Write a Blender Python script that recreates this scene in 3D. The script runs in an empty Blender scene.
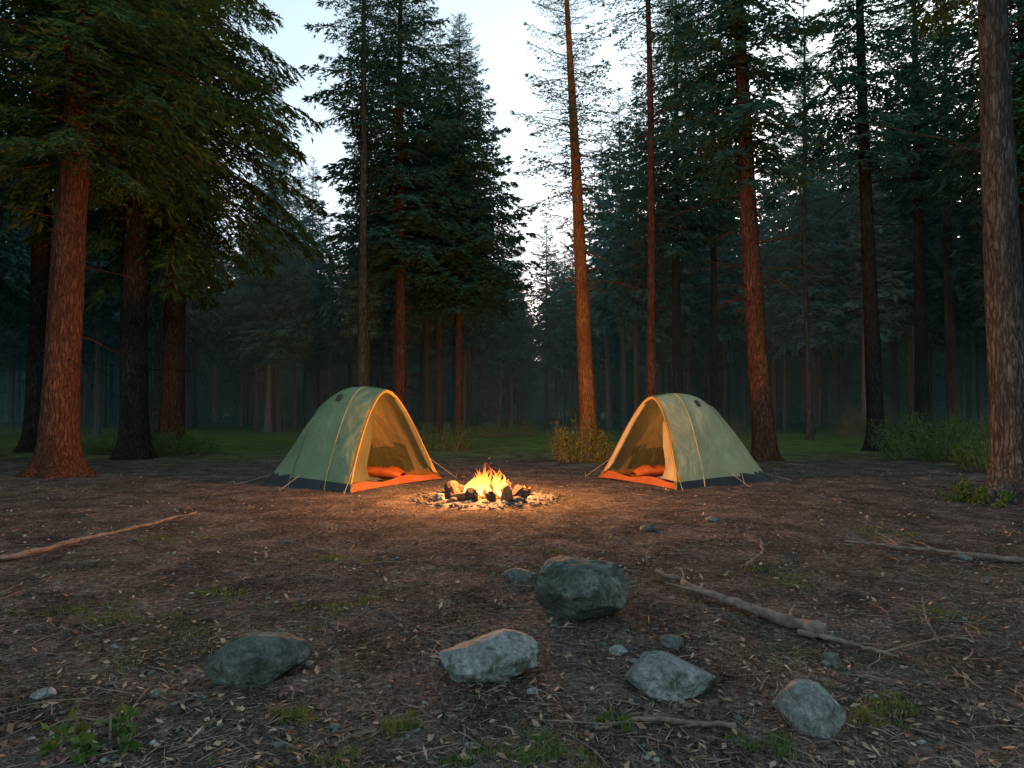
import bpy, math, random
import numpy as np
from mathutils import noise, Vector
rad = math.radians
random.seed(4)
R = np.random.RandomState(11)
scene = bpy.context.scene
COL = scene.collection

# ------------------------------------------------------------------ helpers
class MB:
    def __init__(s): s.v=[]; s.f=[]; s.m=[]; s.n=0
    def add(s, v, f, m=0):
        v=np.asarray(v,dtype=np.float32).reshape(-1,3); f=np.asarray(f,dtype=np.int32)
        s.v.append(v); s.f.append(f+s.n); s.m.append(np.full(len(f),m,dtype=np.int32)); s.n+=len(v)
    def tris(s, t, m=0):
        t=np.asarray(t,dtype=np.float32).reshape(-1,3)
        s.add(t, np.arange(len(t)).reshape(-1,3), m)
    def mesh(s, name, mats, smooth=False):
        me=bpy.data.meshes.new(name)
        V=np.concatenate(s.v)
        loops=np.concatenate([f.reshape(-1) for f in s.f])
        sizes=np.concatenate([np.full(len(f),f.shape[1],dtype=np.int32) for f in s.f])
        starts=np.concatenate([[0],np.cumsum(sizes)[:-1]]).astype(np.int32)
        me.vertices.add(len(V)); me.vertices.foreach_set('co',V.reshape(-1))
        me.loops.add(len(loops)); me.loops.foreach_set('vertex_index',loops.astype(np.int32))
        me.polygons.add(len(sizes)); me.polygons.foreach_set('loop_start',starts)
        try: me.polygons.foreach_set('loop_total',sizes)
        except Exception: pass
        for m in mats: me.materials.append(m)
        me.polygons.foreach_set('material_index',np.concatenate(s.m))
        me.polygons.foreach_set('use_smooth',np.full(len(sizes),smooth,dtype=bool))
        me.update(calc_edges=True); me.validate()
        return me
    def obj(s, name, mats, smooth=False, loc=(0,0,0), parent=None, rz=0):
        o=bpy.data.objects.new(name, s.mesh(name,mats,smooth)); COL.objects.link(o)
        o.location=loc; o.rotation_euler[2]=rz
        if parent: o.parent=parent
        return o

def empty(name, loc=(0,0,0), rz=0):
    o=bpy.data.objects.new(name,None); COL.objects.link(o); o.location=loc; o.rotation_euler[2]=rz
    o.empty_display_size=.3
    return o

def tube(mb, pts, rads, k=6, m=0, cap=True):
    pts=np.asarray(pts,float); n=len(pts)
    tan=np.gradient(pts,axis=0); tan/=np.linalg.norm(tan,axis=1)[:,None]+1e-9
    ref=np.array([0,0,1.]) if abs(tan[0][2])<.9 else np.array([1.,0,0])
    V=[]
    a=np.arange(k)/k*2*math.pi
    for i in range(n):
        u=np.cross(tan[i],ref); u/=np.linalg.norm(u)+1e-9; w=np.cross(u,tan[i])
        V.append(pts[i]+rads[i]*(np.cos(a)[:,None]*u+np.sin(a)[:,None]*w))
    V=np.concatenate(V)
    F=[]
    for i in range(n-1):
        for j in range(k):
            F.append((i*k+j,i*k+(j+1)%k,(i+1)*k+(j+1)%k,(i+1)*k+j))
    mb.add(V,F,m)
    if cap and k>=3:
        c=np.array([pts[0],pts[-1]]); 
        vv=np.concatenate([V[:k],c[:1]]); mb.add(vv,[(j,k,(j+1)%k) for j in range(k)],m)
        vv=np.concatenate([V[-k:],c[1:]]); mb.add(vv,[(j,(j+1)%k,k) for j in range(k)],m)

def gh(x,y):
    z=0.06*noise.noise(Vector((x*.25,y*.25,3)))+0.022*noise.noise(Vector((x*1.3,y*1.3,7)))
    if y<14: z+=0.012*noise.noise(Vector((x*5,y*5,1)))+0.006*noise.noise(Vector((x*13,y*13,2)))
    r=math.hypot(x,y-10)
    if r>78: z+=min(9.,(r-78)*.22)  # added rise behind the forest, covers bright sky gaps between trunks
    return z

# ------------------------------------------------------------------ materials
def newmat(name):
    m=bpy.data.materials.new(name); m.use_nodes=True
    nt=m.node_tree; nt.nodes.clear()
    out=nt.nodes.new('ShaderNodeOutputMaterial')
    return m,nt,out
def N(nt,t,**kw):
    n=nt.nodes.new(t)
    for k,v in kw.items():
        if k in n.inputs: n.inputs[k].default_value=v
        else: setattr(n,k,v)
    return n
def ramp(nt,src,stops):
    r=nt.nodes.new('ShaderNodeValToRGB'); e=r.color_ramp.elements
    while len(e)<len(stops): e.new(0.5)
    for i,(p,c) in enumerate(stops):
        e[i].position=p; e[i].color=(c[0],c[1],c[2],1) if not isinstance(c,(int,float)) else (c,c,c,1)
    nt.links.new(src,r.inputs[0]); return r.outputs[0]
def coords(nt,scale=(1,1,1)):
    tc=nt.nodes.new('ShaderNodeTexCoord'); mp=nt.nodes.new('ShaderNodeMapping')
    mp.inputs['Scale'].default_value=scale; nt.links.new(tc.outputs['Object'],mp.inputs[0]); return mp.outputs[0]
def tex(nt,vec,scale,detail=6,rough=.6,dist=0):
    n=N(nt,'ShaderNodeTexNoise',Scale=scale,Detail=detail,Roughness=rough,Distortion=dist)
    nt.links.new(vec,n.inputs['Vector']); return n.outputs[0]
def mix(nt,fac,a,b,mode='MIX'):
    n=nt.nodes.new('ShaderNodeMix'); n.data_type='RGBA'; n.blend_type=mode
    for s,v in ((0,fac),(6,a),(7,b)):
        if hasattr(v,'is_linked'): nt.links.new(v,n.inputs[s])
        elif s==0: n.inputs[0].default_value=v
        else: n.inputs[s].default_value=(v[0],v[1],v[2],1)
    return n.outputs[2]
def math_(nt,op,a,b=0,clamp=False):
    n=nt.nodes.new('ShaderNodeMath'); n.operation=op; n.use_clamp=clamp
    for i,v in enumerate((a,b)):
        if hasattr(v,'is_linked'): nt.links.new(v,n.inputs[i])
        else: n.inputs[i].default_value=v
    return n.outputs[0]
def bump(nt,h,strength=.5,dist=.02,normal=None):
    b=N(nt,'ShaderNodeBump',Strength=strength,Distance=dist); nt.links.new(h,b.inputs['Height'])
    if normal is not None: nt.links.new(normal,b.inputs['Normal'])
    return b.outputs[0]
def principled(nt,out,col,rough=.8,nrm=None,spec=.2):
    p=N(nt,'ShaderNodeBsdfPrincipled'); p.inputs['Specular IOR Level'].default_value=spec
    if hasattr(rough,'is_linked'): nt.links.new(rough,p.inputs['Roughness'])
    else: p.inputs['Roughness'].default_value=rough
    if hasattr(col,'is_linked'): nt.links.new(col,p.inputs['Base Color'])
    else: p.inputs['Base Color'].default_value=(*col,1)
    if nrm is not None: nt.links.new(nrm,p.inputs['Normal'])
    nt.links.new(p.outputs[0],out.inputs[0]); return p
def diffuse(nt,out,col,nrm=None):
    p=nt.nodes.new('ShaderNodeBsdfDiffuse'); nt.links.new(col,p.inputs[0])
    if nrm is not None: nt.links.new(nrm,p.inputs['Normal'])
    nt.links.new(p.outputs[0],out.inputs[0])

def bark(name,c_dark,c_mid,c_light,sc=1.0,seedo=0):
    m,nt,out=newmat(name)
    v=coords(nt,(5*sc,5*sc,1.0*sc))
    n0=N(nt,'ShaderNodeTexNoise',Scale=1.6,Detail=3,Roughness=.6); nt.links.new(v,n0.inputs['Vector'])
    vo=N(nt,'ShaderNodeTexVoronoi',Scale=3.4,feature='DISTANCE_TO_EDGE')
    nt.links.new(mix(nt,.55,v,n0.outputs['Color'],'LINEAR_LIGHT'),vo.inputs['Vector'])
    n1=tex(nt,v,5,6,.75,.3)
    n2=tex(nt,coords(nt,(1,1,.5)),1.2,2,.6)
    e=ramp(nt,vo.outputs['Distance'],[(0,0.0),(.20,1.0)])
    c=ramp(nt,n1,[(.3,c_dark),(.5,c_mid),(.72,c_light)])
    c=mix(nt,math_(nt,'MULTIPLY',math_(nt,'SUBTRACT',1,e),.7),c,tuple(x*.4 for x in c_dark))
    c=mix(nt,ramp(nt,n2,[(.35,0),(.7,.6)]),c,tuple(x*.8 for x in c_dark))
    h=math_(nt,'ADD',math_(nt,'MULTIPLY',e,.5),n1)
    diffuse(nt,out,c,bump(nt,h,1.0,.04))
    return m
BARK_RED=bark('bark_reddish',(.05,.025,.017),(.155,.070,.042),(.26,.135,.085))
BARK_ORG_GLOW=bark('bark_pine_orange_glow',(.20,.065,.02),(.52,.19,.055),(.62,.28,.11))  # natural pine orange, strengthened so the colour carries the campfire's glow
BARK_DRK=bark('bark_dark',(.018,.017,.015),(.048,.042,.037),(.095,.082,.072))
BARK_GRY=bark('bark_grey',(.032,.030,.027),(.105,.098,.088),(.22,.20,.185),.9)
def bark_haze():  # far trunks paled: haze and missing light put into the colour
    m,nt,out=newmat('bark_haze'); g=nt.nodes.new('ShaderNodeObjectInfo')
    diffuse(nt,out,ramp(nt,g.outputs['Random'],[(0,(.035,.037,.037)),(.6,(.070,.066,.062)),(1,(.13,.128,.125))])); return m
BARK_HAZE=bark_haze()

def foliage(name,a,b,c,trans=.3,far=False):
    m,nt,out=newmat(name)
    g=nt.nodes.new('ShaderNodeNewGeometry')
    if far:
        oi=nt.nodes.new('ShaderNodeObjectInfo'); n=oi.outputs['Random']
    else: n=tex(nt,coords(nt),.9,2,.6)
    f=math_(nt,'ADD',math_(nt,'MULTIPLY',g.outputs['Random Per Island'],.5),math_(nt,'MULTIPLY',n,.5))
    col=ramp(nt,f,[(.2,a),(.5,b),(.8,c)])
    d=nt.nodes.new('ShaderNodeBsdfDiffuse'); nt.links.new(col,d.inputs[0])
    if trans<=0: nt.links.new(d.outputs[0],out.inputs[0]); return m
    t=nt.nodes.new('ShaderNodeBsdfTranslucent')
    nt.links.new(mix(nt,.4,col,(c[0]*1.3,c[1]*1.3,c[2]*.8)),t.inputs[0])
    mx=nt.nodes.new('ShaderNodeMixShader'); mx.inputs[0].default_value=trans
    nt.links.new(d.outputs[0],mx.inputs[1]); nt.links.new(t.outputs[0],mx.inputs[2]); nt.links.new(mx.outputs[0],out.inputs[0])
    return m
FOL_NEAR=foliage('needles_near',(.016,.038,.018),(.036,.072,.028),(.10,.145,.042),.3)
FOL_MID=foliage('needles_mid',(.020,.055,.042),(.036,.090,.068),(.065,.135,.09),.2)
FOL_HAZE0=foliage('needles_back_haze',(.025,.070,.058),(.045,.110,.092),(.07,.15,.12),0,True)  # haze put into the needle colour: paler teal with each farther layer
FOL_HAZE1=foliage('needles_far_haze',(.055,.12,.11),(.08,.16,.145),(.10,.20,.18),0,True)
FOL_HAZE2=foliage('needles_farther_haze',(.07,.14,.13),(.10,.18,.17),(.13,.22,.205),0,True)
BUSH_G=foliage('leaves_green',(.035,.075,.02),(.07,.13,.035),(.14,.20,.06),.35)
BUSH_Y=foliage('leaves_yellow',(.07,.08,.018),(.16,.14,.028),(.32,.24,.05),.35)
GRASS=foliage('grass_blades',(.045,.085,.022),(.09,.14,.035),(.17,.20,.06),.3)
LEAF=foliage('dead_leaves',(.07,.045,.032),(.18,.115,.075),(.42,.31,.22),0)
STRAW=foliage('needle_litter',(.06,.045,.036),(.17,.13,.10),(.38,.31,.25),0)

# ground
def ground_mat():
    m,nt,out=newmat('forest_floor')
    v=coords(nt)
    mid=tex(nt,v,1.7,6,.76,.5); fine=tex(nt,v,24,5,.82); vf=tex(nt,v,95,3,.8)
    big=tex(nt,v,.35,2,.6)
    c=ramp(nt,mid,[(.34,(.042,.037,.033)),(.48,(.105,.088,.075)),(.64,(.22,.185,.16))])
    c2=ramp(nt,fine,[(.38,(.15,.15,.15)),(.52,(.92,.91,.89)),(.64,(2.1,2.0,1.9))])
    c=mix(nt,.92,c,c2,'MULTIPLY')
    c=mix(nt,math_(nt,'MULTIPLY',ramp(nt,vf,[(.55,0),(.64,1)]),.6),c,(.34,.30,.265))
    c=mix(nt,math_(nt,'MULTIPLY',ramp(nt,vf,[(.36,1),(.46,0)]),.7),c,(.022,.019,.017))
    gm=ramp(nt,tex(nt,v,.8,5,.75,.6),[(.50,0),(.66,.45)])
    c=mix(nt,gm,c,mix(nt,.85,(.075,.09,.042),c2,'MULTIPLY'))
    sep=nt.nodes.new('ShaderNodeSeparateXYZ'); nt.links.new(v,sep.inputs[0])
    yy=math_(nt,'ADD',sep.outputs[1],math_(nt,'MULTIPLY',math_(nt,'SUBTRACT',big,.5),16))
    yy=math_(nt,'ADD',yy,math_(nt,'MULTIPLY',math_(nt,'SUBTRACT',mid,.5),8))
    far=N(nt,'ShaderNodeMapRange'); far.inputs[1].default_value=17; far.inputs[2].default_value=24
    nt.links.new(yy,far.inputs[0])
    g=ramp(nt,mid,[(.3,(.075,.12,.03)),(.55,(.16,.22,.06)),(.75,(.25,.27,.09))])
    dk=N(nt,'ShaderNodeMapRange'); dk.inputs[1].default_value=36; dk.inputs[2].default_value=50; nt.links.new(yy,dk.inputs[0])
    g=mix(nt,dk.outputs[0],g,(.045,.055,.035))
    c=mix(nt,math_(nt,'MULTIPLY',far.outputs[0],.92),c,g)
    h=math_(nt,'ADD',math_(nt,'MULTIPLY',mid,1.0),fine)
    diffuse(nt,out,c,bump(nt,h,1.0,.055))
    return m
def rock_mat(name,a,b,c):
    m,nt,out=newmat(name); v=coords(nt)
    n1=tex(nt,v,3.5,6,.7,.6); n2=tex(nt,v,38,5,.8); n3=tex(nt,v,8,4,.7,1.0)
    col=ramp(nt,n1,[(.3,a),(.5,b),(.70,c)])
    col=mix(nt,.9,col,ramp(nt,n2,[(.3,(.3,.3,.3)),(.5,(1,1,1)),(.68,(1.7,1.7,1.65))]),'MULTIPLY')
    col=mix(nt,ramp(nt,n3,[(.53,0),(.62,.8)]),col,(a[0]*.6,a[1]*.75,a[2]*.5))
    principled(nt,out,col,.85,bump(nt,math_(nt,'ADD',n1,math_(nt,'MULTIPLY',n2,.5)),1.0,.035),.2)
    return m
ROCK_D=rock_mat('stone_dark',(.045,.055,.048),(.10,.118,.105),(.21,.23,.205))
ROCK_L=rock_mat('stone_pale',(.09,.105,.095),(.21,.235,.22),(.42,.44,.41))
ROCK_C=rock_mat('stone_sooty',(.03,.028,.027),(.085,.08,.075),(.20,.19,.18))

def simple(name,col,rough=.7,var=.35,sc=20,b=.3):
    m,nt,out=newmat(name); v=coords(nt); n=tex(nt,v,sc,4,.65)
    c=ramp(nt,n,[(.3,tuple(x*(1-var) for x in col)),(.7,tuple(min(1,x*(1+var)) for x in col))])
    principled(nt,out,c,rough,bump(nt,n,b,.01),.25); return m
def fabric(name,col,trans=.35):
    m,nt,out=newmat(name); v=coords(nt)
    n=tex(nt,v,2.2,4,.6,.5)
    c=ramp(nt,n,[(.3,tuple(x*.82 for x in col)),(.7,tuple(min(1,x*1.12) for x in col))])
    nr=bump(nt,n,.6,.10)
    p=N(nt,'ShaderNodeBsdfPrincipled',Roughness=.55); p.inputs['Specular IOR Level'].default_value=.3
    nt.links.new(c,p.inputs['Base Color']); nt.links.new(nr,p.inputs['Normal'])
    t=nt.nodes.new('ShaderNodeBsdfTranslucent'); nt.links.new(c,t.inputs[0]); nt.links.new(nr,t.inputs[1])
    mx=nt.nodes.new('ShaderNodeMixShader'); mx.inputs[0].default_value=trans
    nt.links.new(p.outputs[0],mx.inputs[1]); nt.links.new(t.outputs[0],mx.inputs[2]); nt.links.new(mx.outputs[0],out.inputs[0])
    return m
F_GREEN=fabric('tent_fabric_sage',(.20,.27,.155),.25); F_CREAM=fabric('tent_fabric_cream',(.44,.43,.24),.3)
F_YEL=fabric('tent_fabric_yellow',(.58,.36,.10)); F_ORG=fabric('tent_fabric_orange',(.45,.22,.06))
F_RED=fabric('tent_fabric_red_orange',(.34,.10,.035),.2); F_BASE=fabric('tent_base_charcoal',(.025,.03,.033),.02)
F_LIN=fabric('tent_lining_tan',(.30,.25,.13),.35); F_BAG=fabric('sleeping_bag_orange',(.45,.12,.03),.1)
F_OLV=fabric('tent_mesh_olive',(.11,.115,.06),.2); F_DOOR=fabric('tent_door_cream',(.50,.44,.26),.4)
F_DARK=fabric('groundsheet_dark',(.06,.06,.04),.02); F_MAT=fabric('sleeping_mat_grey',(.10,.10,.09),.02)
POLE=simple('tent_pole',(.12,.12,.11),.4,.1); CORD=simple('guy_cord',(.26,.25,.21),.8,.1)
WOOD=simple('dead_wood',(.16,.125,.10),.9,.5,14,.8)
CHAR=simple('charred_wood',(.05,.035,.028),.9,.7,25,1); WOODL=simple('cut_wood',(.16,.09,.05),.9,.6,18,.8)

# ------------------------------------------------------------------ ground
def axis(lo,hi,n,c,k):
    t=np.linspace(-1,1,n); s=np.sinh(t*k)/math.sinh(k)
    return np.where(s<0, c+s*(c-lo), c+s*(hi-c))
xs=axis(-260,260,260,0,4.6); ys=axis(-120,420,300,6,4.9)
mb=MB(); P=[]
for y in ys:
    for x in xs: P.append((x,y,gh(x,y)))
nx=len(xs); ii=np.arange(nx-1)[None,:]+nx*np.arange(len(ys)-1)[:,None]; ii=ii.reshape(-1)
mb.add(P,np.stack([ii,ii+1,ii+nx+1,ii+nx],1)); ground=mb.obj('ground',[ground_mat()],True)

# ------------------------------------------------------------------ conifers
def spray(rng,n_tw,nb,bl,bw,hang=.55):
    T=[]
    for t in np.linspace(.10,1,n_tw):
        l=(.40*(1-t)**.65+.06)*min(1,(t+.05)/.28)*rng.uniform(.7,1.2)
        for sd in (-1,1):
            ang=sd*rad(rng.uniform(42,68)); dz=-rng.uniform(-.1,hang)
            d=np.array([math.cos(ang),math.sin(ang),dz]); d/=np.linalg.norm(d)
            for j in range(nb):
                u=(j+rng.uniform(.2,.9))/nb
                p=np.array([t+rng.uniform(-.01,.01),0,0])+d*l*u+np.array([0,0,-.10*u*u*l/.4])
                for s2 in (-1,1):
                    q=d+s2*.65*np.array([-d[1],d[0],0])+rng.normal(0,.28,3); q/=np.linalg.norm(q)
                    w=np.cross(q,rng.normal(0,1,3)); w/=np.linalg.norm(w)+1e-6
                    L=bl*rng.uniform(.7,1.3)*(1-.3*u)
                    T.append([p-w*bw,p+w*bw,p+q*L])
    return np.array(T)
rs=np.random.RandomState(3)
SPR_HI=[spray(rs,16,6,.075,.0105,.75) for _ in range(4)]
SPR_MD=[spray(rs,11,5,.105,.017,.75) for _ in range(4)]
SPR_LO=[spray(rs,6,3,.19,.045,.7) for _ in range(3)]
SPR_THIN=[spray(rs,9,4,.09,.012,.4) for _ in range(3)]

def conifer(seed,H,r0,zb,Rc,barkm,folm,sprs,step=.38,per=5,lean=(0,0),droop=.35,e0=.05,dead=0,k=20,shape='cone',flare=1.0,detail=True,dead_lo=2.0,sparse=0.0,top_lim=None):
    rng=np.random.RandomState(seed); mb=MB()
    zs=np.concatenate([[-.15],np.linspace(0,1.0,9),np.linspace(1.3,H,26)]) if detail else np.array([-.15,.1,.6,2.5,H*.5,H])
    A=np.arange(k)/k*2*math.pi; V=[]; nr=rng.randint(4,7); ph=rng.uniform(0,6)
    wob=rng.uniform(-1,1,4)
    def center(z):
        return np.array([lean[0]*z+.05*wob[0]*math.sin(z*.35+wob[1]*3), lean[1]*z+.05*wob[2]*math.sin(z*.3+wob[3]*3),0])
    def rad_(z): return r0*max(.04,(1-max(z,0)/H)**.8)
    for z in zs:
        c=center(z)
        fl=flare*math.exp(-max(z,0)/.28)
        r=rad_(z)*(1+fl*(.45+.55*np.abs(np.cos(A*nr/2+ph))**1.5))
        if detail:
            r=r*np.array([1+.06*noise.noise(Vector((math.cos(a)*3,math.sin(a)*3,z*1.1+seed)))+.045*noise.noise(Vector((math.cos(a)*9,math.sin(a)*9,z*2.2))) for a in A])
        V.append(np.stack([c[0]+r*np.cos(A),c[1]+r*np.sin(A),np.full(k,z)],1))
    n=len(zs); V=np.concatenate(V); F=[(i*k+j,i*k+(j+1)%k,(i+1)*k+(j+1)%k,(i+1)*k+j) for i in range(n-1) for j in range(k)]
    mb.add(V,F,0)
    z=zb; 
    while z<H-.1:
        f=(z-zb)/(H-zb)
        Rr=Rc*(1-f)**.85*min(1,.55+f*3)+.12
        np_=max(3,int(round(per*(1 if f<.7 else .8))))
        if top_lim and z>top_lim: np_=max(3,per-2)
        a0=rng.uniform(0,6.28)
        for b in range(np_):
            if rng.rand()<sparse: continue
            L=Rr*rng.uniform(.6,1.18); a=a0+b*6.283/np_+rng.uniform(-.35,.35)
            el=e0+f*.45+rng.uniform(-.15,.15); dr=droop*(1-f*.7)*rng.uniform(.6,1.3); up=.12*rng.uniform(.3,1)
            S=sprs[rng.randint(len(sprs))]
            s=S.reshape(-1,3)*L; s=s.copy()
            if rng.rand()<.5: s[:,1]*=-1
            x=s[:,0]/L
            s[:,2]*=max(.6,1-.3*f)
            s[:,2]+=L*(el*x-dr*x**2+up*x**4)
            s[:,1]+=L*.08*np.sin(x*3+a)
            ca,sa=math.cos(a),math.sin(a)
            zz=z+rng.uniform(-.15,.15); c=center(zz)
            mb.tris(np.stack([s[:,0]*ca-s[:,1]*sa+c[0],s[:,0]*sa+s[:,1]*ca+c[1],s[:,2]+zz],1),1)
            if detail:
                xx=np.linspace(0,.92,5)
                pz=zz+L*(el*xx-dr*xx**2+up*xx**4)
                tube(mb,np.stack([xx*L*ca+c[0],xx*L*sa+c[1],pz],1),(.009*L+.006)*(1-xx*.85),3,0,False)
        z+=step*(1-.35*f)*rng.uniform(.8,1.2)
    for i in range(dead):
        z=rng.uniform(dead_lo,max(zb+1.0,dead_lo+1)); a=rng.uniform(0,6.28); L=rng.uniform(.3,1.7)*(1 if rng.rand()<.7 else 1.4)
        c=center(z); xx=np.linspace(0,1,6); el=rng.uniform(-.25,.35); dr=rng.uniform(0,.35)
        pts=np.stack([c[0]+math.cos(a)*L*xx,c[1]+math.sin(a)*L*xx,z+L*(el*xx-dr*xx**2)],1); pts[1:]+=rng.normal(0,.025,(5,3))
        tube(mb,pts,.014*(1-.8*xx)+.003,4 if detail else 3,0,False)
        if not detail: continue
        for q in range(rng.randint(1,5)):
            i0=rng.randint(1,5); d=np.array([math.cos(a+rng.uniform(-1,1)),math.sin(a+rng.uniform(-1,1)),rng.uniform(-.5,.2)])*L*.3
            tube(mb,[pts[i0],pts[i0]+d*.5+rng.normal(0,.02,3),pts[i0]+d],[.006,.005,.002],3,0,False)
    return mb,[barkm,folm]

def place(name,args,x,y,rz=0):
    mb,mats=conifer(**args); o=mb.obj(name,mats,False,(x,y,gh(x,y)-.02),None,rz)
    me=o.data
    mi=np.zeros(len(me.polygons),dtype=np.int32); me.polygons.foreach_get('material_index',mi)
    me.polygons.foreach_set('use_smooth',mi==0)
    return o
T=lambda **k:k
# left group
place('spruce_tree',T(seed=1,H=21,r0=.35,zb=6.4,Rc=3.6,barkm=BARK_RED,folm=FOL_NEAR,sprs=SPR_HI,step=.38,per=6,lean=(.018,0),droop=.5,dead=14,k=36,flare=1.1,top_lim=12),-9.0,13.7)
place('spruce_tree',T(seed=2,H=23,r0=.36,zb=7.6,Rc=3.6,barkm=BARK_DRK,folm=FOL_NEAR,sprs=SPR_HI,step=.42,per=6,lean=(-.006,0),droop=.5,dead=18,k=30,flare=.8,top_lim=14),-9.95,18.0)
place('spruce_tree',T(seed=3,H=24,r0=.35,zb=6.4,Rc=4.8,barkm=BARK_RED,folm=FOL_NEAR,sprs=SPR_HI,step=.42,per=6,lean=(.0,0),droop=.72,dead=16,k=30,flare=.8,top_lim=16),-10.4,21.0)
place('spruce_tree',T(seed=4,H=22,r0=.33,zb=8.0,Rc=3.4,barkm=BARK_DRK,folm=FOL_MID,sprs=SPR_MD,step=.42,lean=(0,0),droop=.5,dead=14),-14.6,21.0)
place('spruce_tree',T(seed=5,H=20,r0=.16,zb=8.5,Rc=2.0,barkm=BARK_GRY,folm=FOL_MID,sprs=SPR_MD,step=.5,dead=14),-14.6,28.0)
place('spruce_tree',T(seed=6,H=23,r0=.34,zb=7.5,Rc=3.8,barkm=BARK_DRK,folm=FOL_NEAR,sprs=SPR_MD,step=.42,droop=.5,dead=10),-16.2,17.0)
# centre-left
place('pine_tree',T(seed=7,H=21,r0=.17,zb=10.5,Rc=1.9,barkm=BARK_GRY,folm=FOL_MID,sprs=SPR_MD,step=.5,dead=26,dead_lo=4),-4.85,22.0)
place('spruce_tree',T(seed=8,H=22,r0=.22,zb=6.3,Rc=2.8,barkm=BARK_RED,folm=FOL_MID,sprs=SPR_MD,step=.34,per=6,droop=.38,dead=12),-4.0,24.2)
place('spruce_tree',T(seed=9,H=17.2,r0=.17,zb=5.3,Rc=3.2,barkm=BARK_RED,folm=FOL_MID,sprs=SPR_MD,step=.25,per=7,droop=.3,dead=10),-2.1,27.0)
place('spruce_tree',T(seed=10,H=19,r0=.16,zb=5.8,Rc=2.3,barkm=BARK_RED,folm=FOL_MID,sprs=SPR_MD,step=.36,droop=.3,dead=10),-3.3,31.0)
# centre-right
place('pine_tree',T(seed=11,H=20,r0=.30,zb=7.8,Rc=2.4,barkm=BARK_ORG_GLOW,folm=FOL_MID,sprs=SPR_THIN,step=.42,per=5,lean=(-.047,0),droop=.2,e0=.1,dead=26,dead_lo=5,sparse=.1),2.72,24.0)
place('pine_tree',T(seed=12,H=22,r0=.15,zb=11.5,Rc=1.8,barkm=BARK_RED,folm=FOL_MID,sprs=SPR_THIN,step=.5,per=4,lean=(-.008,0),dead=18,dead_lo=4),4.15,20.0)
place('spruce_tree',T(seed=13,H=22,r0=.22,zb=7.8,Rc=2.8,barkm=BARK_DRK,folm=FOL_MID,sprs=SPR_MD,step=.32,per=6,lean=(0,0),dead=14),6.8,28.0)
place('pine_tree',T(seed=14,H=20,r0=.28,zb=7.2,Rc=2.4,barkm=BARK_RED,folm=FOL_MID,sprs=SPR_MD,step=.34,per=6,lean=(-.052,0),droop=.4,dead=34,dead_lo=3.5,k=28,flare=.7,sparse=.1),6.45,17.4)
place('pine_tree',T(seed=15,H=20,r0=.20,zb=9,Rc=2.0,barkm=BARK_DRK,folm=FOL_MID,sprs=SPR_MD,step=.42,dead=16),8.9,30.0)
place('pine_tree',T(seed=16,H=19,r0=.11,zb=9,Rc=1.5,barkm=BARK_GRY,folm=FOL_MID,sprs=SPR_THIN,step=.5,per=4,dead=22,dead_lo=3),11.7,27.0)
place('spruce_tree',T(seed=17,H=20.5,r0=.18,zb=4.5,Rc=2.7,barkm=BARK_HAZE,folm=FOL_HAZE1,sprs=SPR_MD,step=.27,per=6,dead=4),14.8,34.0)
place('spruce_tree',T(seed=18,H=22,r0=.25,zb=9,Rc=2.4,barkm=BARK_DRK,folm=FOL_MID,sprs=SPR_MD,step=.42,lean=(-.018,0),droop=.4,dead=34,dead_lo=4),11.15,21.0)
place('pine_tree',T(seed=19,H=22,r0=.27,zb=9.5,Rc=2.5,barkm=BARK_DRK,folm=FOL_MID,sprs=SPR_MD,step=.38,per=6,dead=28,dead_lo=4),16.2,27.0)
place('pine_tree',T(seed=20,H=23,r0=.24,zb=12,Rc=2.3,barkm=BARK_RED,folm=FOL_MID,sprs=SPR_MD,step=.45,dead=20,dead_lo=5),19.3,30.0)
place('pine_tree',T(seed=21,H=17,r0=.28,zb=8.2,Rc=2.0,barkm=BARK_GRY,folm=FOL_NEAR,sprs=SPR_MD,step=.45,per=4,lean=(-.03,0),droop=.5,dead=8,dead_lo=5,k=40,flare=1.25,sparse=.2),7.45,10.1)
place('spruce_tree',T(seed=22,H=22,r0=.26,zb=8.0,Rc=3.0,barkm=BARK_DRK,folm=FOL_MID,sprs=SPR_MD,step=.38,per=6,droop=.45,dead=20),15.6,20.5)
place('spruce_tree',T(seed=23,H=20,r0=.17,zb=6,Rc=2.6,barkm=BARK_HAZE,folm=FOL_HAZE1,sprs=SPR_MD,step=.34,per=6,dead=4),-12.8,36.0)

# distant forest: one instanced collection
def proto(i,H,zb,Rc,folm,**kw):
    mb,mats=conifer(seed=100+i,H=H,r0=.17,zb=zb,Rc=Rc,barkm=BARK_HAZE,folm=folm,sprs=SPR_LO,step=.40,per=5,k=7,detail=False,flare=.3,dead=5,**kw)
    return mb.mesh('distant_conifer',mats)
pA=[proto(0,17,5.5,2.4,FOL_HAZE0),proto(1,19,6.5,2.6,FOL_HAZE0),proto(2,15.5,4.6,2.2,FOL_HAZE1),proto(3,18,5.6,2.5,FOL_HAZE1)]
pB=[proto(4,17,2.5,2.7,FOL_HAZE2),proto(5,19,1.5,3.0,FOL_HAZE2),proto(6,16,.6,2.8,FOL_HAZE2)]
pC=[proto(7,5,.3,1.5,FOL_HAZE1),proto(8,3.5,.2,1.2,FOL_HAZE1)]
fc=bpy.data.collections.new('distant_forest')
rng=np.random.RandomState(77); cnt=0
def put(me,x,y,s):
    global cnt
    o=bpy.data.objects.new('distant_conifer',me); o.location=(x,y,gh(x,y)-.1); o.rotation_euler=(rng.normal(0,.012),rng.normal(0,.012),rng.uniform(0,6.28)); o.scale=(s*rng.uniform(.85,1.15),s*rng.uniform(.85,1.15),s)
    fc.objects.link(o); cnt+=1
y=33.
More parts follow.
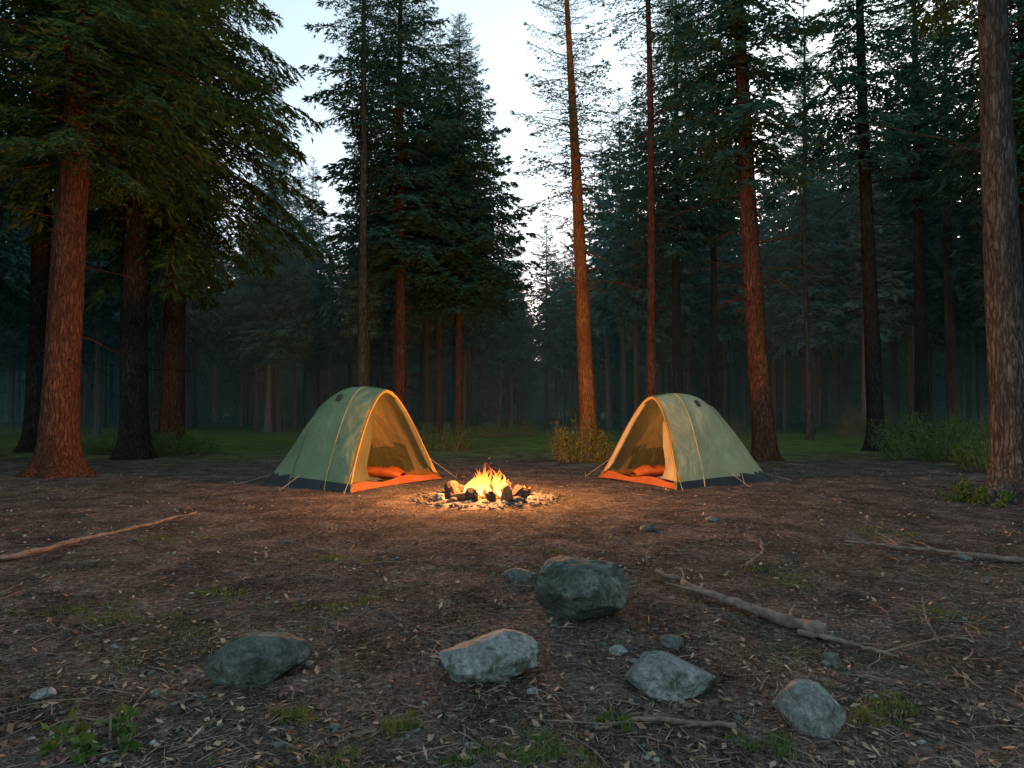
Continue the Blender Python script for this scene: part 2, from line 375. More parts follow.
while y<84:
    sp=3.1 if y<45 else (4.0 if y<60 else 4.6)
    x=-(y*.82+8)
    while x<(y*.82+8):
        xx=x+rng.uniform(-1,1)*sp*.45; yy=y+rng.uniform(-1,1)*sp*.45; x+=sp
        r=xx/yy
        s=rng.uniform(.8,1.12)
        if -.03<r<.10: s*=.80
        if -.34<r<-.24: s*=.85
        if r>.47: s*=1.2
        if yy<37 and rng.rand()<.35: continue
        put((pA if yy<58 else pB)[rng.randint(4 if yy<58 else 3)],xx,yy,s*(1 if yy<58 else .95))
        if yy>48 and rng.rand()<.4: put(pC[rng.randint(2)],xx+1.3,yy+.8,rng.uniform(.6,1.1))
    y+=sp
for sgn in (-1,1):
    for y in np.arange(-6,34,4.2):
        for x in (20.5,25,30):
            xx=sgn*(x+rng.uniform(-1.5,1.5)+max(0,(y-14))*.12); yy=y+rng.uniform(-1.5,1.5)
            put(pA[rng.randint(4)],xx,yy,rng.uniform(.95,1.2))
de=empty('distant_trees'); de.instance_type='COLLECTION'; de.instance_collection=fc

# evening mist lying between the distant trees
mb=MB(); bx=np.array([(x,y,z) for x in (-95,95) for y in (25,100) for z in (-1.5,19)])
mb.add(bx,[(0,1,3,2),(4,6,7,5),(0,4,5,1),(2,3,7,6),(0,2,6,4),(1,5,7,3)])
m,nt,out=newmat('mist'); vs=nt.nodes.new('ShaderNodeVolumeScatter'); vs.inputs['Color'].default_value=(.42,.90,.88,1); vs.inputs['Density'].default_value=.0085
nt.links.new(vs.outputs[0],out.inputs['Volume']); mb.obj('mist',[m])

# ------------------------------------------------------------------ bushes, grass
def leaf_quads(P,D,size,rng):
    n=len(P); D=D/np.linalg.norm(D,axis=1)[:,None]; Rn=rng.normal(0,1,(n,3)); W=np.cross(D,Rn); W/=np.linalg.norm(W,axis=1)[:,None]+1e-6
    s=(size*rng.uniform(.6,1.3,n))[:,None]
    a=P; b=P+D*s*.5+W*s*.3; c=P+D*s; d=P+D*s*.5-W*s*.3
    return np.stack([a,b,c,d],1).reshape(-1,3)
def bush(name,x,y,w,h,matl,n,seed,d=None,leaf=.055):
    rng=np.random.RandomState(seed); mb=MB(); d=d or w
    stems=max(8,int(w*d*14)); P=[];D=[]
    for i in range(stems):
        a=rng.uniform(0,6.28); rr=math.sqrt(rng.rand()); bx,by=rr*w*.42*math.cos(a),rr*d*.42*math.sin(a)
        hh=h*rng.uniform(.45,1.08)*(1-.35*rr*rr); 
        tip=np.array([bx+math.cos(a)*.25*w*rng.uniform(.1,.6),by+math.sin(a)*.25*d*rng.uniform(.1,.6),hh]); b0=np.array([bx*.8,by*.8,-.03])
        mid=(b0+tip)/2+rng.normal(0,.05,3)
        tube(mb,[b0,mid,tip],[.008,.006,.002],3,0,False)
        m_=n//stems
        t=rng.uniform(.12,1,m_)[:,None]
        p=(1-t)**2*b0+2*t*(1-t)*mid+t*t*tip+rng.normal(0,.10*min(1,h),(m_,3))*np.array([1,1,.7])
        P.append(p); D.append(rng.normal(0,1,(m_,3))+np.array([0,0,.2]))
    P=np.concatenate(P); D=np.concatenate(D); P[:,2]=np.abs(P[:,2])
    q=leaf_quads(P,D,leaf,rng); mb.add(q,np.arange(len(q)).reshape(-1,4),1)
    return mb.obj(name,[WOOD,matl],False,(x,y,gh(x,y)))
bush('bush',1.65,16.9,1.6,1.15,BUSH_Y,3600,1)
bush('bush',10.7,17.2,3.2,1.3,BUSH_G,7000,2,2.2)
bush('bush',13.0,18.5,3.2,1.4,BUSH_G,6000,3,2.4)
bush('bush',10.2,14.6,1.6,.75,BUSH_G,2600,4)
bush('bush',6.5,9.7,.9,.35,BUSH_G,1500,5,leaf=.045)
bush('bush',-9.5,19.3,2.4,.8,BUSH_G,4000,6)
bush('bush',-11.8,20.2,2.4,.55,BUSH_G,3000,7)
bush('bush',-2.3,21.0,2.6,1.0,BUSH_G,3600,8)
bush('bush',5.6,20.5,3.0,1.2,BUSH_G,4200,9)
bush('bush',-0.1,30.0,3.2,.9,BUSH_G,3000,10)
bush('bush',-13.6,15.5,2.2,.5,BUSH_G,2500,11)
bush('bush',16.0,30.0,4.5,1.6,BUSH_G,4000,12)
bush('bush',9.0,33.0,5.0,1.3,BUSH_G,4000,13)
bush('fern',-1.72,2.85,.42,.13,BUSH_G,170,14,leaf=.05)
bush('bush',8.2,9.4,1.2,.8,BUSH_G,1800,15,leaf=.05)

def grass_mesh(name,tufts,matl,seed):
    rng=np.random.RandomState(seed); V=[]
    for (x,y,r,n,h) in tufts:
        a=rng.uniform(0,6.28,n); rr=r*np.sqrt(rng.rand(n)); px=x+rr*np.cos(a)*1.3; py=y+rr*np.sin(a)
        z=gh(x,y)-.008
        L=h*rng.uniform(.4,1.2,n); da=rng.uniform(0,6.28,n); ln=rng.uniform(.1,.8,n)
        p0=np.stack([px,py,np.full(n,z)],1); 
        dv=np.stack([np.cos(da),np.sin(da),np.zeros(n)],1); w=np.stack([-np.sin(da),np.cos(da),np.zeros(n)],1)*(.0018+.03*h*.12)
        p1=p0+np.array([0,0,1])*(L*.6)[:,None]+dv*(L*ln*.3)[:,None]; p2=p0+np.array([0,0,1])*(L*.85)[:,None]+dv*(L*ln)[:,None]
        V.append(np.stack([p0-w,p0+w,p1+w*.7,p1-w*.7],1)); V.append(np.stack([p1-w*.7,p1+w*.7,p2+w*.08,p2-w*.08],1))
    V=np.concatenate(V).reshape(-1,3); mb=MB(); mb.add(V,np.arange(len(V)).reshape(-1,4)); return mb.obj(name,[matl])
tf=[]
for (x,y,r) in [(-2.95,4.75,.28),(-2.6,4.6,.2),(-1.7,6.3,.25),(-1.2,4.9,.2),(2.15,5.6,.25),(-.97,3.12,.10),(1.75,3.2,.13),(-.1,2.75,.16),(-.5,3.0,.08),(-2.2,5.2,.18),(.15,2.7,.14),(-3.6,7.3,.3),(4.2,7.5,.3),(1.0,2.85,.10),(-.75,2.7,.12),(.45,3.0,.08),(2.9,4.6,.2),(1.6,3.1,.10),(2.1,5.4,.2)]:
    for q in range(9):
        tf.append((x+R.normal(0,r*.7),y+R.normal(0,r*.45),r*.3,38,R.uniform(.03,.065)))
for i in range(1500):
    y=R.uniform(2.6,17); x=R.uniform(-1,1)*y*.85
    if noise.noise(Vector((x*.6,y*.6,9)))<.04: continue
    tf.append((x,y,.08,R.randint(5,18),R.uniform(.02,.05)))
for i in range(3400):
    y=R.uniform(15,36); x=R.uniform(-1,1)*y*.85
    if y+8*noise.noise(Vector((x*.35,y*.35,5)))<18.5: continue
    tf.append((x,y,.3,14,R.uniform(.06,.16)))
grass_mesh('grass',tf,GRASS,5)

# litter
def scatter_xy(n,y0,y1,p=1.6):
    u=R.rand(n); y=y0+(y1-y0)*u**p; x=R.uniform(-1,1,n)*(y*.82+.3); return x,y
def litter(name,n,y0,y1,l,w,matl,p,curl=.3):
    x,y=scatter_xy(n,y0,y1,p)
    z=np.array([gh(a,b) for a,b in zip(x,y)])+.004
    a=R.uniform(0,6.28,n); L=l*R.uniform(.5,1.5,n); W=w*R.uniform(.6,1.4,n)
    d=np.stack([np.cos(a),np.sin(a),R.normal(0,curl,n)],1); s=np.stack([-np.sin(a),np.cos(a),R.normal(0,curl,n)],1)
    P0=np.stack([x,y,z+L*np.abs(d[:,2])*.5],1); dl=d*L[:,None]*.5; sw=s*W[:,None]*.5
    q=np.stack([P0-dl,P0-dl*.2-sw,P0+dl,P0-dl*.1+sw],1).reshape(-1,3)
    mb=MB(); mb.add(q,np.arange(len(q)).reshape(-1,4)); return mb.obj(name,[matl])
litter('fallen_leaves',6500,2.3,15,.038,.021,LEAF,1.5,.35)
litter('pine_needle_litter',34000,2.3,14,.06,.0045,STRAW,1.5,.10)
mb=MB()
x,y=scatter_xy(700,2.4,14,1.5)
for a,b in zip(x,y):
    L=R.uniform(.05,.30); t=R.uniform(0,6.28); z=gh(a,b)+.008; d=np.array([math.cos(t),math.sin(t),0])
    tube(mb,[np.array([a,b,z])-d*L/2,np.array([a,b,z+.006])+R.normal(0,.012,3)*np.array([1,1,.3]),np.array([a,b,z])+d*L/2],[.003,.004,.0015],4,0)
mb.obj('twigs',[WOOD])
import bmesh
bm=bmesh.new(); bmesh.ops.create_icosphere(bm,subdivisions=2,radius=1); ICO_V=np.array([v.co[:] for v in bm.verts]); ICO_F=np.array([[v.index for v in f.verts] for f in bm.faces]); bm.free()
def facet(V,rng,n=10,lo=.62,hi=.9):
    V=V.copy()
    for i in range(n):
        q=rng.normal(0,1,3); q/=np.linalg.norm(q); d=rng.uniform(lo,hi); t=V@q-d
        V-=np.clip(t,0,None)[:,None]*q*.92
    return V
def pebbles(name,n,y0,y1,smin,smax,matl,p,pts=None):
    mb=MB(); x,y=scatter_xy(n,y0,y1,p)
    forms=[facet(ICO_V,R) for _ in range(8)]
    S=smin+(smax-smin)*R.rand(n)**2.5
    if pts is not None:
        x=np.concatenate([x,[q[0] for q in pts]]); y=np.concatenate([y,[q[1] for q in pts]]); S=np.concatenate([S,[q[2] for q in pts]])
    for a,b,s in zip(x,y,S):
        V=forms[R.randint(8)]*np.array([s*R.uniform(.8,1.3),s*R.uniform(.7,1.1),s*R.uniform(.4,.7)]); t=R.uniform(0,6.28)
        V=np.stack([V[:,0]*math.cos(t)-V[:,1]*math.sin(t)+a,V[:,0]*math.sin(t)+V[:,1]*math.cos(t)+b,V[:,2]+gh(a,b)+s*.15],1)
        mb.add(V,ICO_F)
    return mb.obj(name,[matl])
pebbles('gravel',1700,2.3,13,.005,.024,ROCK_D,1.5,[(1.5,7.6,.09),(2.35,8.1,.09),(4.2,6.4,.10),(1.7,3.7,.045),(-1.45,4.35,.045)])
pebbles('pale_gravel',600,2.3,11,.004,.022,ROCK_L,1.4,
  [(-2.3,3.4,.06),(-1.75,3.42,.04),(.6,3.9,.055),(.66,3.75,.03),(-1.1,3.75,.03),(.1,3.35,.03)])

# rocks
bm=bmesh.new(); bmesh.ops.create_icosphere(bm,subdivisions=5,radius=1); I5V=np.array([v.co[:] for v in bm.verts]); I5F=np.array([[v.index for v in f.verts] for f in bm.faces]); bm.free()
def rock(name,x,y,w,d,h,seed,matl,rz=0,parent=None,sink=.18):
    rng=np.random.RandomState(seed); V=facet(I5V,rng,18,.64,.92)
    for i in range(len(V)):
        p=Vector(V[i]); V[i]*=1+.12*noise.noise(p*1.4+Vector((seed,0,0)))+.05*noise.noise(p*4+Vector((seed,3,0)))+.02*noise.noise(p*10)+.010*noise.noise(p*25)
    mn,mx=V.min(0),V.max(0); V=(V-(mn+mx)/2)/(mx-mn)
    V*=np.array([w,d,h*(1+sink)]); V[:,2]+=h*(1+sink)/2-h*sink
    mb=MB(); mb.add(V,I5F); z=gh(x,y)-.01 if parent is None else 0
    return mb.obj(name,[matl],True,(x,y,z),parent,rz)
rock('rock',.47,4.62,.64,.50,.37,21,ROCK_D)
rock('rock',-.125,3.62,.52,.36,.215,22,ROCK_L,.1)
rock('rock',-1.33,3.62,.54,.34,.23,23,ROCK_D,.1)
rock('rock',.775,3.38,.45,.34,.17,24,ROCK_L,-.2)
rock('rock',1.28,3.0,.28,.26,.19,25,ROCK_L,.5)
rock('rock',.06,5.55,.30,.22,.09,9,ROCK_D)
rock('rock',.93,4.0,.14,.11,.07,10,ROCK_D)
rock('rock',.30,5.4,.26,.2,.06,15,ROCK_D)
rock('rock',1.72,3.72,.09,.08,.07,14,ROCK_D)

# fallen branches
def stick(name,pts,r0,seed,twigs=4):
    rng=np.random.RandomState(seed); pts=np.array([(a,b,gh(a,b)+r0*.8+c) for a,b,c in pts]); n=24
    t=np.linspace(0,len(pts)-1,n); P=np.stack([np.interp(t,np.arange(len(pts)),pts[:,i]) for i in range(3)],1); P[:,:2]+=rng.normal(0,r0*.35,(n,2))
    P[:,2]+=rng.normal(0,r0*.15,n)
    mb=MB(); u=np.linspace(0,1,n); tube(mb,P,r0*(1-.6*u)*(1+.12*rng.normal(0,1,n)),8)
    for i in range(twigs):
        j=rng.randint(4,n-2); a=rng.uniform(-1.2,1.2); d=P[j+1]-P[j-1]; d/=np.linalg.norm(d); d=np.array([d[0]*math.cos(a)-d[1]*math.sin(a),d[0]*math.sin(a)+d[1]*math.cos(a),rng.uniform(0,.3)])*rng.uniform(.12,.4)
        tube(mb,[P[j],P[j]+d*.5+rng.normal(0,.01,3),P[j]+d],[r0*.35,r0*.25,r0*.1],5)
    return mb.obj(name,[WOOD],True)
stick('fallen_branch',[(1.86,4.15,.01),(1.64,4.5,.01),(1.36,4.9,.02),(1.15,5.45,.03)],.044,1,3)
stick('fallen_branch',[(1.75,4.2,.01),(1.95,4.0,.01),(2.12,3.8,.01)],.020,2,2)
stick('fallen_branch',[(-5.4,5.6,0.01),(-4.6,6.1,.01),(-4.25,7.2,.03),(-3.85,8.4,.05)],.034,3,6)
stick('fallen_branch',[(4.6,6.1,.02),(4.0,6.5,.02),(3.3,6.8,.03)],.026,4,6)
stick('fallen_branch',[(.95,2.95,.005),(.55,3.0,.005),(.35,2.92,.005)],.013,5,3)
stick('fallen_branch',[(2.5,4.05,.0),(2.46,4.1,.12),(2.5,4.2,.22)],.008,6,2)
stick('fallen_branch',[(2.0,5.9,.01),(2.3,6.3,.04),(2.5,6.9,.03)],.014,7,2)

# ------------------------------------------------------------------ tents
def tent(fl,fr,L,h,lean,body,brow,mirror,flapm,loc_name='tent'):
    fl=np.array(fl); fr=np.array(fr); mid=(fl+fr)/2; W=np.linalg.norm(fr-fl)
    ang=math.atan2((fr-fl)[1],(fr-fl)[0])
    root=empty(loc_name,(mid[0],mid[1],gh(*mid)+.01),ang)
    ns,na=44,48
    def hs(s): return h*((.965+.035*math.sin(min(1,s/.3)*math.pi/2)) if s<.3 else (max(0,1-((s-.3)/.7)**2.2))**.75)
    def ws(s): return W/2*(1-.10*s**3)
    def pt(s,t,off=0.0):
        hh=max(hs(s),.0)-off; w=ws(s)-off; a=abs(t)
        p=1.42+.6*min(1,s*2.0)
        x=w*math.copysign(math.sin(a*math.pi/2)**.95 if a>0 else 0,t); r=min(1,abs(x)/w)
        z=hh*(1-r**p)*(1+.06*math.sin(r*math.pi))
        y=L*s+lean*(z/h)*(1-s)**2-.12*(1-s)**3*a**3
        return np.array([x,y,max(0,z)])
    def shell(off,wr=0.0):
        V=[]
        for i in range(ns+1):
            s=(i/ns)**.9
            for j in range(na+1):
                t=-1+2*j/na; p=pt(s,t,off)
                if wr:
                    q=Vector((p[0]*2.2,p[1]*2.2,p[2]*2.2)); k=wr*noise.noise(q)+wr*.5*noise.noise(q*2.7)
                    e=min(1,p[2]/.25); p=p*np.array([1+k*e,1,1+k*e])
                V.append(p)
        F=np.array([(i*(na+1)+j,i*(na+1)+j+1,(i+1)*(na+1)+j+1,(i+1)*(na+1)+j) for i in range(ns) for j in range(na)])
        return np.array(V),F
    V,F=shell(0,.018)
    cz=V[F].mean(1); mb=MB()
    ramp_=.10+.07*(cz[:,1]/L)
    base=cz[:,2]<ramp_+.03; yf=cz[:,1]-lean*(cz[:,2]/h)
    far_side=(cz[:,0]>0) if mirror else (cz[:,0]<0)
    br=((yf<.03*L)|(far_side&(yf<.55*L)))&~base
    mb.add(V,F[~base&~br],0); mb.add(V,F[br],1); mb.add(V,F[base],2)
    mb.obj('flysheet',[body,brow,F_BASE],True,parent=root)
    Vi,Fi=shell(.035,.008); mb=MB(); cz=Vi[Fi].mean(1); lo=cz[:,2]<.12; md=(cz[:,2]<.40*h-.15*cz[:,1]/L)&(cz[:,1]>.22*L)&~lo
    mb.add(Vi,Fi[~lo&~md],0); mb.add(Vi,Fi[lo],1)
    if md.any(): mb.add(Vi,Fi[md],2)  # olive mesh lower lining, its dark colour also dims the interior
    mb.obj('lining',[F_LIN,F_ORG,F_OLV],True,parent=root)
    n=60; outer=np.array([pt(0,-1+2*j/n,.006) for j in range(n+1)]); c=np.array([0.0,0,.40*h])
    inner=[]
    for j,p in enumerate(outer):
        t=-1+2*j/n; sc=.965
        if (t>0)==mirror: sc-=.07*min(1,abs(t)*1.5)
        q=c+(p-c)*sc; q[1]=p[1]+.012; q[2]=max(q[2],.13); inner.append(q)
    inner=np.array(inner); mb=MB()
    VV=np.concatenate([outer,inner]); mb.add(VV,[(j,j+1,n+2+j,n+1+j) for j in range(n)],0)
    mb.obj('door_surround',[brow],True,parent=root)
    mb=MB(); xs_=np.linspace(-W/2+.02,W/2-.02,20); sv=[]
    for x in xs_: sv+= [(x,-.12*min(1,abs(x)/(W/2))**3,0.0),(x*.985,.02,.11+.03*math.sin(x*5))]
    mb.add(sv,[(2*i,2*i+2,2*i+3,2*i+1) for i in range(19)]); mb.obj('door_sill',[F_RED],True,parent=root)
    sg=1 if mirror else -1
    mb=MB(); js=[inner[int(n*(.5+sg*v))] for v in (.05,.12,.19,.26,.33,.38)]
    tube(mb,[q+np.array([-sg*.03,-.02,0]) for q in js],[.02,.04,.05,.048,.045,.03],10); mb.obj('rolled_door',[flapm],True,parent=root)
    mb=MB(); vs=[]
    for i in range(17):
        f=i/16; e=inner[int(round(n*(.5-sg*(.01+.46*f))))]; g=e+np.array([sg*(.06+.62*f**.9)*W*.42,.16+.04*math.sin(f*11),0]); g[2]=max(.12,min(g[2],h*.9-.1*f)); vs+=[e,(e*.5+g*.5)+np.array([0,.03*math.sin(f*14),0]),g]
    mb.add(vs,[(3*i+a,3*i+3+a,3*i+4+a,3*i+1+a) for i in range(16) for a in (0,1)]); mb.obj('door_flap',[flapm],True,parent=root)
    mb=MB(); tube(mb,[pt(0,-1+2*j/40,-.003) for j in range(41)],[.007]*41,6); 
    mb.obj('door_piping',[F_YEL],True,parent=root)
    mb=MB()
    for s in (.24,.62):
        tube(mb,[pt(s,-1+2*j/40,-.008) for j in range(41)],[.010]*41,5)
    tube(mb,[pt(s,0,-.008) for s in np.linspace(0,.98,30)],[.007]*30,4)
    mb.obj('pole_sleeves',[body],True,parent=root)
    mb=MB(); vv=[]; sv_=1 if mirror else -1
    for i in range(5):
        for j in range(5): 
            vv.append(pt(.36+.05*i/4,-sv_*(.20+.06*j/4),-.02-.03*math.sin(i/4*math.pi)*math.sin(j/4*math.pi)))
    mb.add(vv,[(i*5+j,i*5+j+1,(i+1)*5+j+1,(i+1)*5+j) for i in range(4) for j in range(4)]); mb.obj('vent',[F_BASE],True,parent=root)
    mb=MB(); fx=[(-W/2+.05,0.02,.012),(W/2-.05,.02,.012),(W/2*.88,L*.97,.012),(-W/2*.88,L*.97,.012)]; mb.add(fx,[(0,1,2,3)]); mb.obj('groundsheet',[F_DARK],parent=root)
    for bi,bx in enumerate((-.66,.02,.68)):
        mb=MB(); pts=np.linspace(.38,L*.72,14); V2=[];k=20; ml=bi==1
        for i,yv in enumerate(pts):
            e=math.sin(math.pi*min(1,max(0.02,(i+.3)/13.6)))**.35
            for a in np.arange(k)/k*6.283:
                q=1+.26*noise.noise(Vector((math.cos(a)*2,math.sin(a)*2,yv*7+bi)))
                V2.append((bx+.23*e*q*math.cos(a),yv,.02+(.05 if ml else .10)*e*(1+math.sin(a))*q*(1.25 if i<4 and not ml else 1)))
        mb.add(V2,[(i*k+j,i*k+(j+1)%k,(i+1)*k+(j+1)%k,(i+1)*k+j) for i in range(13) for j in range(k)]); mb.obj('sleeping_mat' if ml else 'sleeping_bag',[F_MAT if ml else F_BAG],True,parent=root)
    mb=MB(); mp=MB()
    for (s,t,dx,dy) in ((0.0,-.62,-.30,-.25),(0.0,.62,.30,-.25),(.95,-.6,-.3,.35),(.95,.6,.3,.35),(.5,-.75,-.4,0),(.5,.75,.4,0)):
        p=pt(s,t,-.01); g=np.array([pt(s,math.copysign(1,t))[0]+dx,p[1]+dy,0.0])
        tube(mb,[p,(p+g)/2,g],[.004]*3,4); tube(mp,[g+np.array([0,0,-.03]),g+np.array([dx*.05,dy*.05,.07])],[.008,.008],5)
    mb.obj('guy_lines',[CORD],parent=root); mp.obj('pegs',[POLE],parent=root)
    mb=MB(); cx=np.array([0,L*.42,h*.62])
    tube(mb,[cx+np.array([0,0,-.05]),cx+np.array([0,0,.05])],[.03,.03],10,0)
    tube(mb,[cx+np.array([0,0,.05]),cx+np.array([0,0,.09])],[.036,.01],10,1); tube(mb,[cx+np.array([0,0,-.07]),cx+np.array([0,0,-.05])],[.036,.036],10,1)
    tube(mb,[cx+np.array([0,0,.09]),np.array([0,L*.42,h*.93])],[.003,.003],4,1)
    mb.obj('lantern',[GLOW,POLE],parent=root)
    ld=bpy.data.lights.new('lantern_light','POINT'); ld.energy=LANT; ld.color=(1,.52,.18); ld.shadow_soft_size=.06
    lo=bpy.data.objects.new('lantern_light',ld); COL.objects.link(lo); lo.parent=root; lo.location=tuple(cx+np.array([0,-.1,-.14]))
    return root
LANT=9
m,nt,out=newmat('lantern_glow'); e=N(nt,'ShaderNodeEmission',Strength=2.0); e.inputs[0].default_value=(1,.5,.18,1); nt.links.new(e.outputs[0],out.inputs[0]); GLOW=m
tent((-2.66,11.0),(-1.44,13.1),2.2,1.72,.20,F_GREEN,F_YEL,True,F_OLV)
tent((1.80,13.5),(2.83,11.5),2.40,1.62,.30,F_CREAM,F_YEL,False,F_DOOR)

# ------------------------------------------------------------------ campfire
fx,fy=-.36,10.25
fire=empty('campfire',(fx,fy,gh(fx,fy)))
m,nt,out=newmat('ash_bed'); v=coords(nt); n=tex(nt,v,9,6,.75)
c=ramp(nt,n,[(.3,(.04,.037,.036)),(.5,(.12,.115,.11)),(.68,(.30,.285,.27))]); principled(nt,out,c,.95,bump(nt,n,1,.03),.1); ASH=m
mb=MB(); V=[(0,0,.035)]; k=48
for ri,rr in enumerate((.25,.5,.8,1.05)):
    for j in range(k):
        a=j/k*6.283; q=rr*(1+.10*math.sin(a*3+1)+.06*math.sin(a*7)); V.append((q*math.cos(a),q*math.sin(a),(.035,.03,.025,-.02)[ri]+(.012*noise.noise(Vector((q*9*math.cos(a),q*9*math.sin(a),0))))))
F3=[(0,1+j,1+(j+1)%k) for j in range(k)]; F4=[(1+r*k+j,1+(r+1)*k+j,1+(r+1)*k+(j+1)%k,1+r*k+(j+1)%k) for r in range(3) for j in range(k)]
mb.add(V,F3); mb.add(V,F4); mb.obj('ash',[ASH],True,parent=fire)
rr=np.random.RandomState(9)
mb=MB()
for i in range(480):
    a=rr.uniform(0,6.28); q=rr.uniform(.58,1.15); s=rr.uniform(.010,.030)
    mb.add(facet(ICO_V,rr)*np.array([s*1.2,s,s*.7])+np.array([q*math.cos(a),q*math.sin(a),.02]),ICO_F)
mb.obj('ash_stones',[ROCK_C],parent=fire)
for i in range(15):
    a=i/15*6.283+rr.uniform(-.08,.08)+.2; q=.53+rr.uniform(-.04,.05); r=rr.uniform(.07,.105); H=rr.uniform(.13,.27)
    tilt=rr.uniform(.1,.55); d=np.array([math.cos(a)*tilt,math.sin(a)*tilt,1]); d/=np.linalg.norm(d)
    if i%4==1: d=np.array([-math.sin(a),math.cos(a),.3]); d/=np.linalg.norm(d); H*=1.5
    p0=np.array([q*math.cos(a),q*math.sin(a),.01]); mb=MB(); pts=[p0-d*(.0 if i%4!=1 else H*.5)+d*H*u+np.array([0,0,(.06 if i%4==1 else 0)])+rr.normal(0,.006,3) for u in (0,.06,.3,.6,.90,1)]
    tube(mb,pts,[r*.9,r,r*rr.uniform(.85,1.12),r*rr.uniform(.8,1.1),r*.85,r*.55],7)
    mb.obj('fire_log',[WOODL if i%3==0 else CHAR],False,parent=fire)
for i in range(12):
    a=rr.uniform(0,6.28) if i>6 else -1.57+(i-3)*.36; q=.72+rr.uniform(-.04,.06); s=rr.uniform(.09,.17)
    rock('hearth_stone',q*math.cos(a),q*math.sin(a),s*1.3,s,s*.6,30+i,ROCK_C if i%2 else ROCK_L,rr.uniform(0,3),fire)
for i in range(7):
    a=i/7*6.283; mb=MB(); p0=np.array([.34*math.cos(a),.34*math.sin(a),.03]); p1=np.array([-.05*math.cos(a),-.05*math.sin(a),.24+.04*rr.rand()])
    tube(mb,[p0,(p0+p1)/2,p1],[.04,.035,.025],8); mb.obj('burning_log',[CHAR],parent=fire)
m,nt,out=newmat('embers'); v=coords(nt); n=tex(nt,v,16,5,.7); c=ramp(nt,n,[(.38,(.02,.004,.001)),(.5,(.9,.12,.01)),(.65,(1,.5,.08))])
e=N(nt,'ShaderNodeEmission',Strength=3.0); nt.links.new(c,e.inputs[0]); nt.links.new(e.outputs[0],out.inputs[0]); EMB=m
mb=MB()
for i in range(90):
    a=rr.uniform(0,6.28); q=.42*math.sqrt(rr.rand()); s=rr.uniform(.02,.05); mb.add(facet(ICO_V,rr)*s+np.array([q*math.cos(a),q*math.sin(a),.05+.09*(1-q/.42)]),ICO_F)
mb.obj('embers',[EMB],parent=fire)
m,nt,out=newmat('flame'); tc=nt.nodes.new('ShaderNodeTexCoord'); sep=nt.nodes.new('ShaderNodeSeparateXYZ'); nt.links.new(tc.outputs['Object'],sep.inputs[0])
zz=math_(nt,'DIVIDE',sep.outputs[2],.52); nn=tex(nt,coords(nt,(8,8,3.5)),1.3,3,.6,1.2)
hh=math_(nt,'ADD',zz,math_(nt,'MULTIPLY',math_(nt,'SUBTRACT',nn,.5),.9))
c=ramp(nt,hh,[(.10,(1,.66,.22)),(.45,(1,.38,.06)),(.9,(.95,.13,.01))])
e=N(nt,'ShaderNodeEmission',Strength=4.0); nt.links.new(c,e.inputs[0]); tr=nt.nodes.new('ShaderNodeBsdfTransparent'); mx=nt.nodes.new('ShaderNodeMixShader')
al=ramp(nt,hh,[(.05,.85),(.55,.6),(1.0,.0)]); al=math_(nt,'MULTIPLY',al,ramp(nt,nn,[(.35,.15),(.55,1)]))
nt.links.new(al,mx.inputs[0]); nt.links.new(tr.outputs[0],mx.inputs[1]); nt.links.new(e.outputs[0],mx.inputs[2]); nt.links.new(mx.outputs[0],out.inputs[0]); FLM=m
try: m.cycles.emission_sampling='NONE'; EMB.cycles.emission_sampling='NONE'; GLOW.cycles.emission_sampling='NONE'
except Exception: pass
mb=MB()
for i in range(34):
    a=rr.uniform(0,6.28); q=.38*math.sqrt(rr.rand()); b=np.array([q*math.cos(a),q*math.sin(a),.06]); H=(.40-.6*q)*rr.uniform(.5,1.3)+.08; r=rr.uniform(.02,.042)
    u=np.linspace(0,1,12); ph=rr.uniform(0,6); P_=np.stack([b[0]*(1-.3*u)+.055*np.sin(u*6+ph)*u,b[1]*(1-.3*u)+.055*np.cos(u*5+ph)*u,b[2]+H*u],1)
    tube(mb,P_,r*(np.sin(np.pi*(u*.8+.2))**.8*(1-u)**.35+.01),8,0,False)
mb.obj('flames',[FLM],True,parent=fire)
mb=MB()
for i in range(12):
    p=np.array([rr.normal(0,.2),rr.normal(0,.2),rr.uniform(.3,.6)]); mb.add(ICO_V*.004+p,ICO_F)
mb.obj('sparks',[EMB],parent=fire)
ld=bpy.data.lights.new('fire_light','POINT'); ld.energy=760; ld.color=(1,.37,.095); ld.shadow_soft_size=.18
ld.use_nodes=True; lt=ld.node_tree; le=[n for n in lt.nodes if n.type=='EMISSION'][0]; lf=lt.nodes.new('ShaderNodeLightFalloff'); lf.inputs['Strength'].default_value=.22; lf.inputs['Smooth'].default_value=0
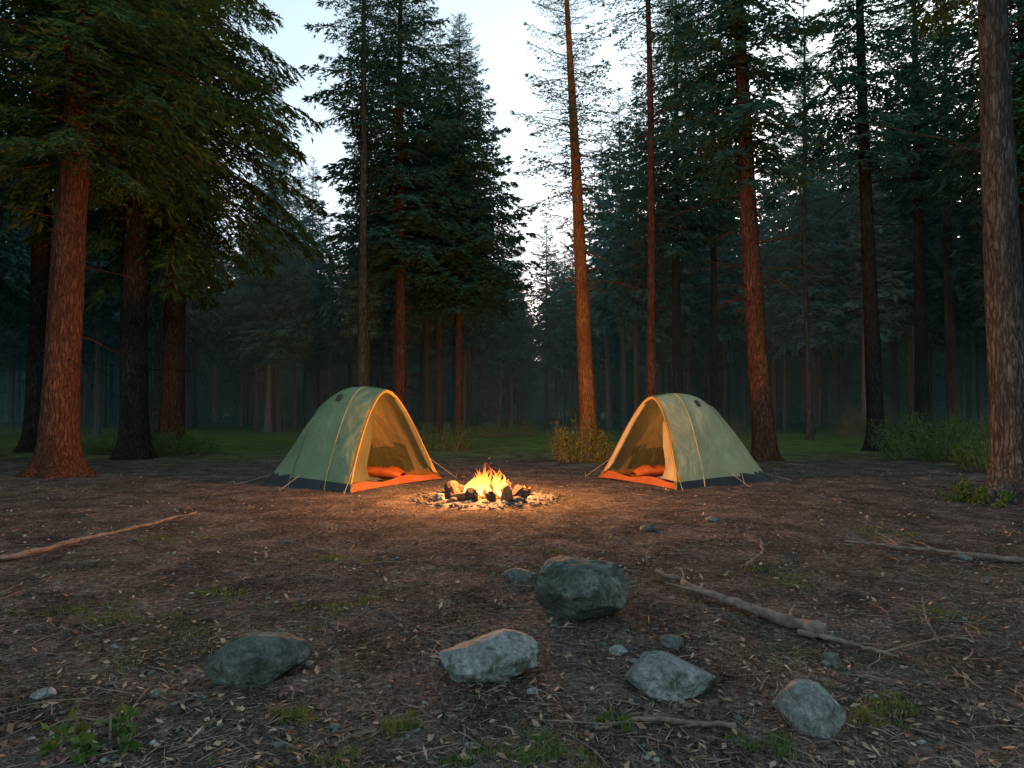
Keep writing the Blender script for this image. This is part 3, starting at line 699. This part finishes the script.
ad=lt.nodes.new('ShaderNodeMath'); ad.operation='MULTIPLY_ADD'; ad.inputs[1].default_value=4.2
lt.links.new(lf.outputs['Quadratic'],ad.inputs[0]); lt.links.new(lf.outputs['Linear'],ad.inputs[2]); lt.links.new(ad.outputs[0],le.inputs['Strength'])
lo=bpy.data.objects.new('fire_light',ld); COL.objects.link(lo); lo.parent=fire; lo.location=(0,0,.80)

# ------------------------------------------------------------------ sky, sun
SUN_EL,SUN_AZ=rad(4),rad(38)
w=bpy.data.worlds.new('World'); scene.world=w; w.use_nodes=True; nt=w.node_tree; nt.nodes.clear()
o=nt.nodes.new('ShaderNodeOutputWorld'); bg=nt.nodes.new('ShaderNodeBackground'); sk=nt.nodes.new('ShaderNodeTexSky')
sk.sky_type='NISHITA'; sk.sun_disc=False; sk.sun_elevation=SUN_EL; sk.sun_rotation=SUN_AZ; sk.air_density=1.0; sk.dust_density=2.0; sk.ozone_density=1.5
hs=N(nt,'ShaderNodeHueSaturation',Saturation=.45); nt.links.new(sk.outputs[0],hs.inputs['Color'])
nt.links.new(mix(nt,1.0,hs.outputs[0],(.86,.98,1.03),'MULTIPLY'),bg.inputs[0]); bg.inputs[1].default_value=.85
nt.links.new(bg.outputs[0],o.inputs[0])
sd=bpy.data.lights.new('sun','SUN'); sd.energy=.35; sd.angle=rad(3); sd.color=(1,.62,.36)
so=bpy.data.objects.new('sun',sd); COL.objects.link(so)
d=Vector((math.sin(SUN_AZ)*math.cos(SUN_EL),math.cos(SUN_AZ)*math.cos(SUN_EL),math.sin(SUN_EL)))
so.rotation_euler=d.to_track_quat('Z','Y').to_euler(); so.location=(20,30,30)

# ------------------------------------------------------------------ camera
cd=bpy.data.cameras.new('camera'); cd.lens=24; cd.sensor_width=36; cd.clip_end=1500; cd.clip_start=.05
co=bpy.data.objects.new('camera',cd); COL.objects.link(co); co.location=(0,0,1.4); co.rotation_euler=(rad(91.76),0,0); scene.camera=co
scene.view_settings.view_transform='Standard'; scene.view_settings.look='None'; scene.view_settings.exposure=0
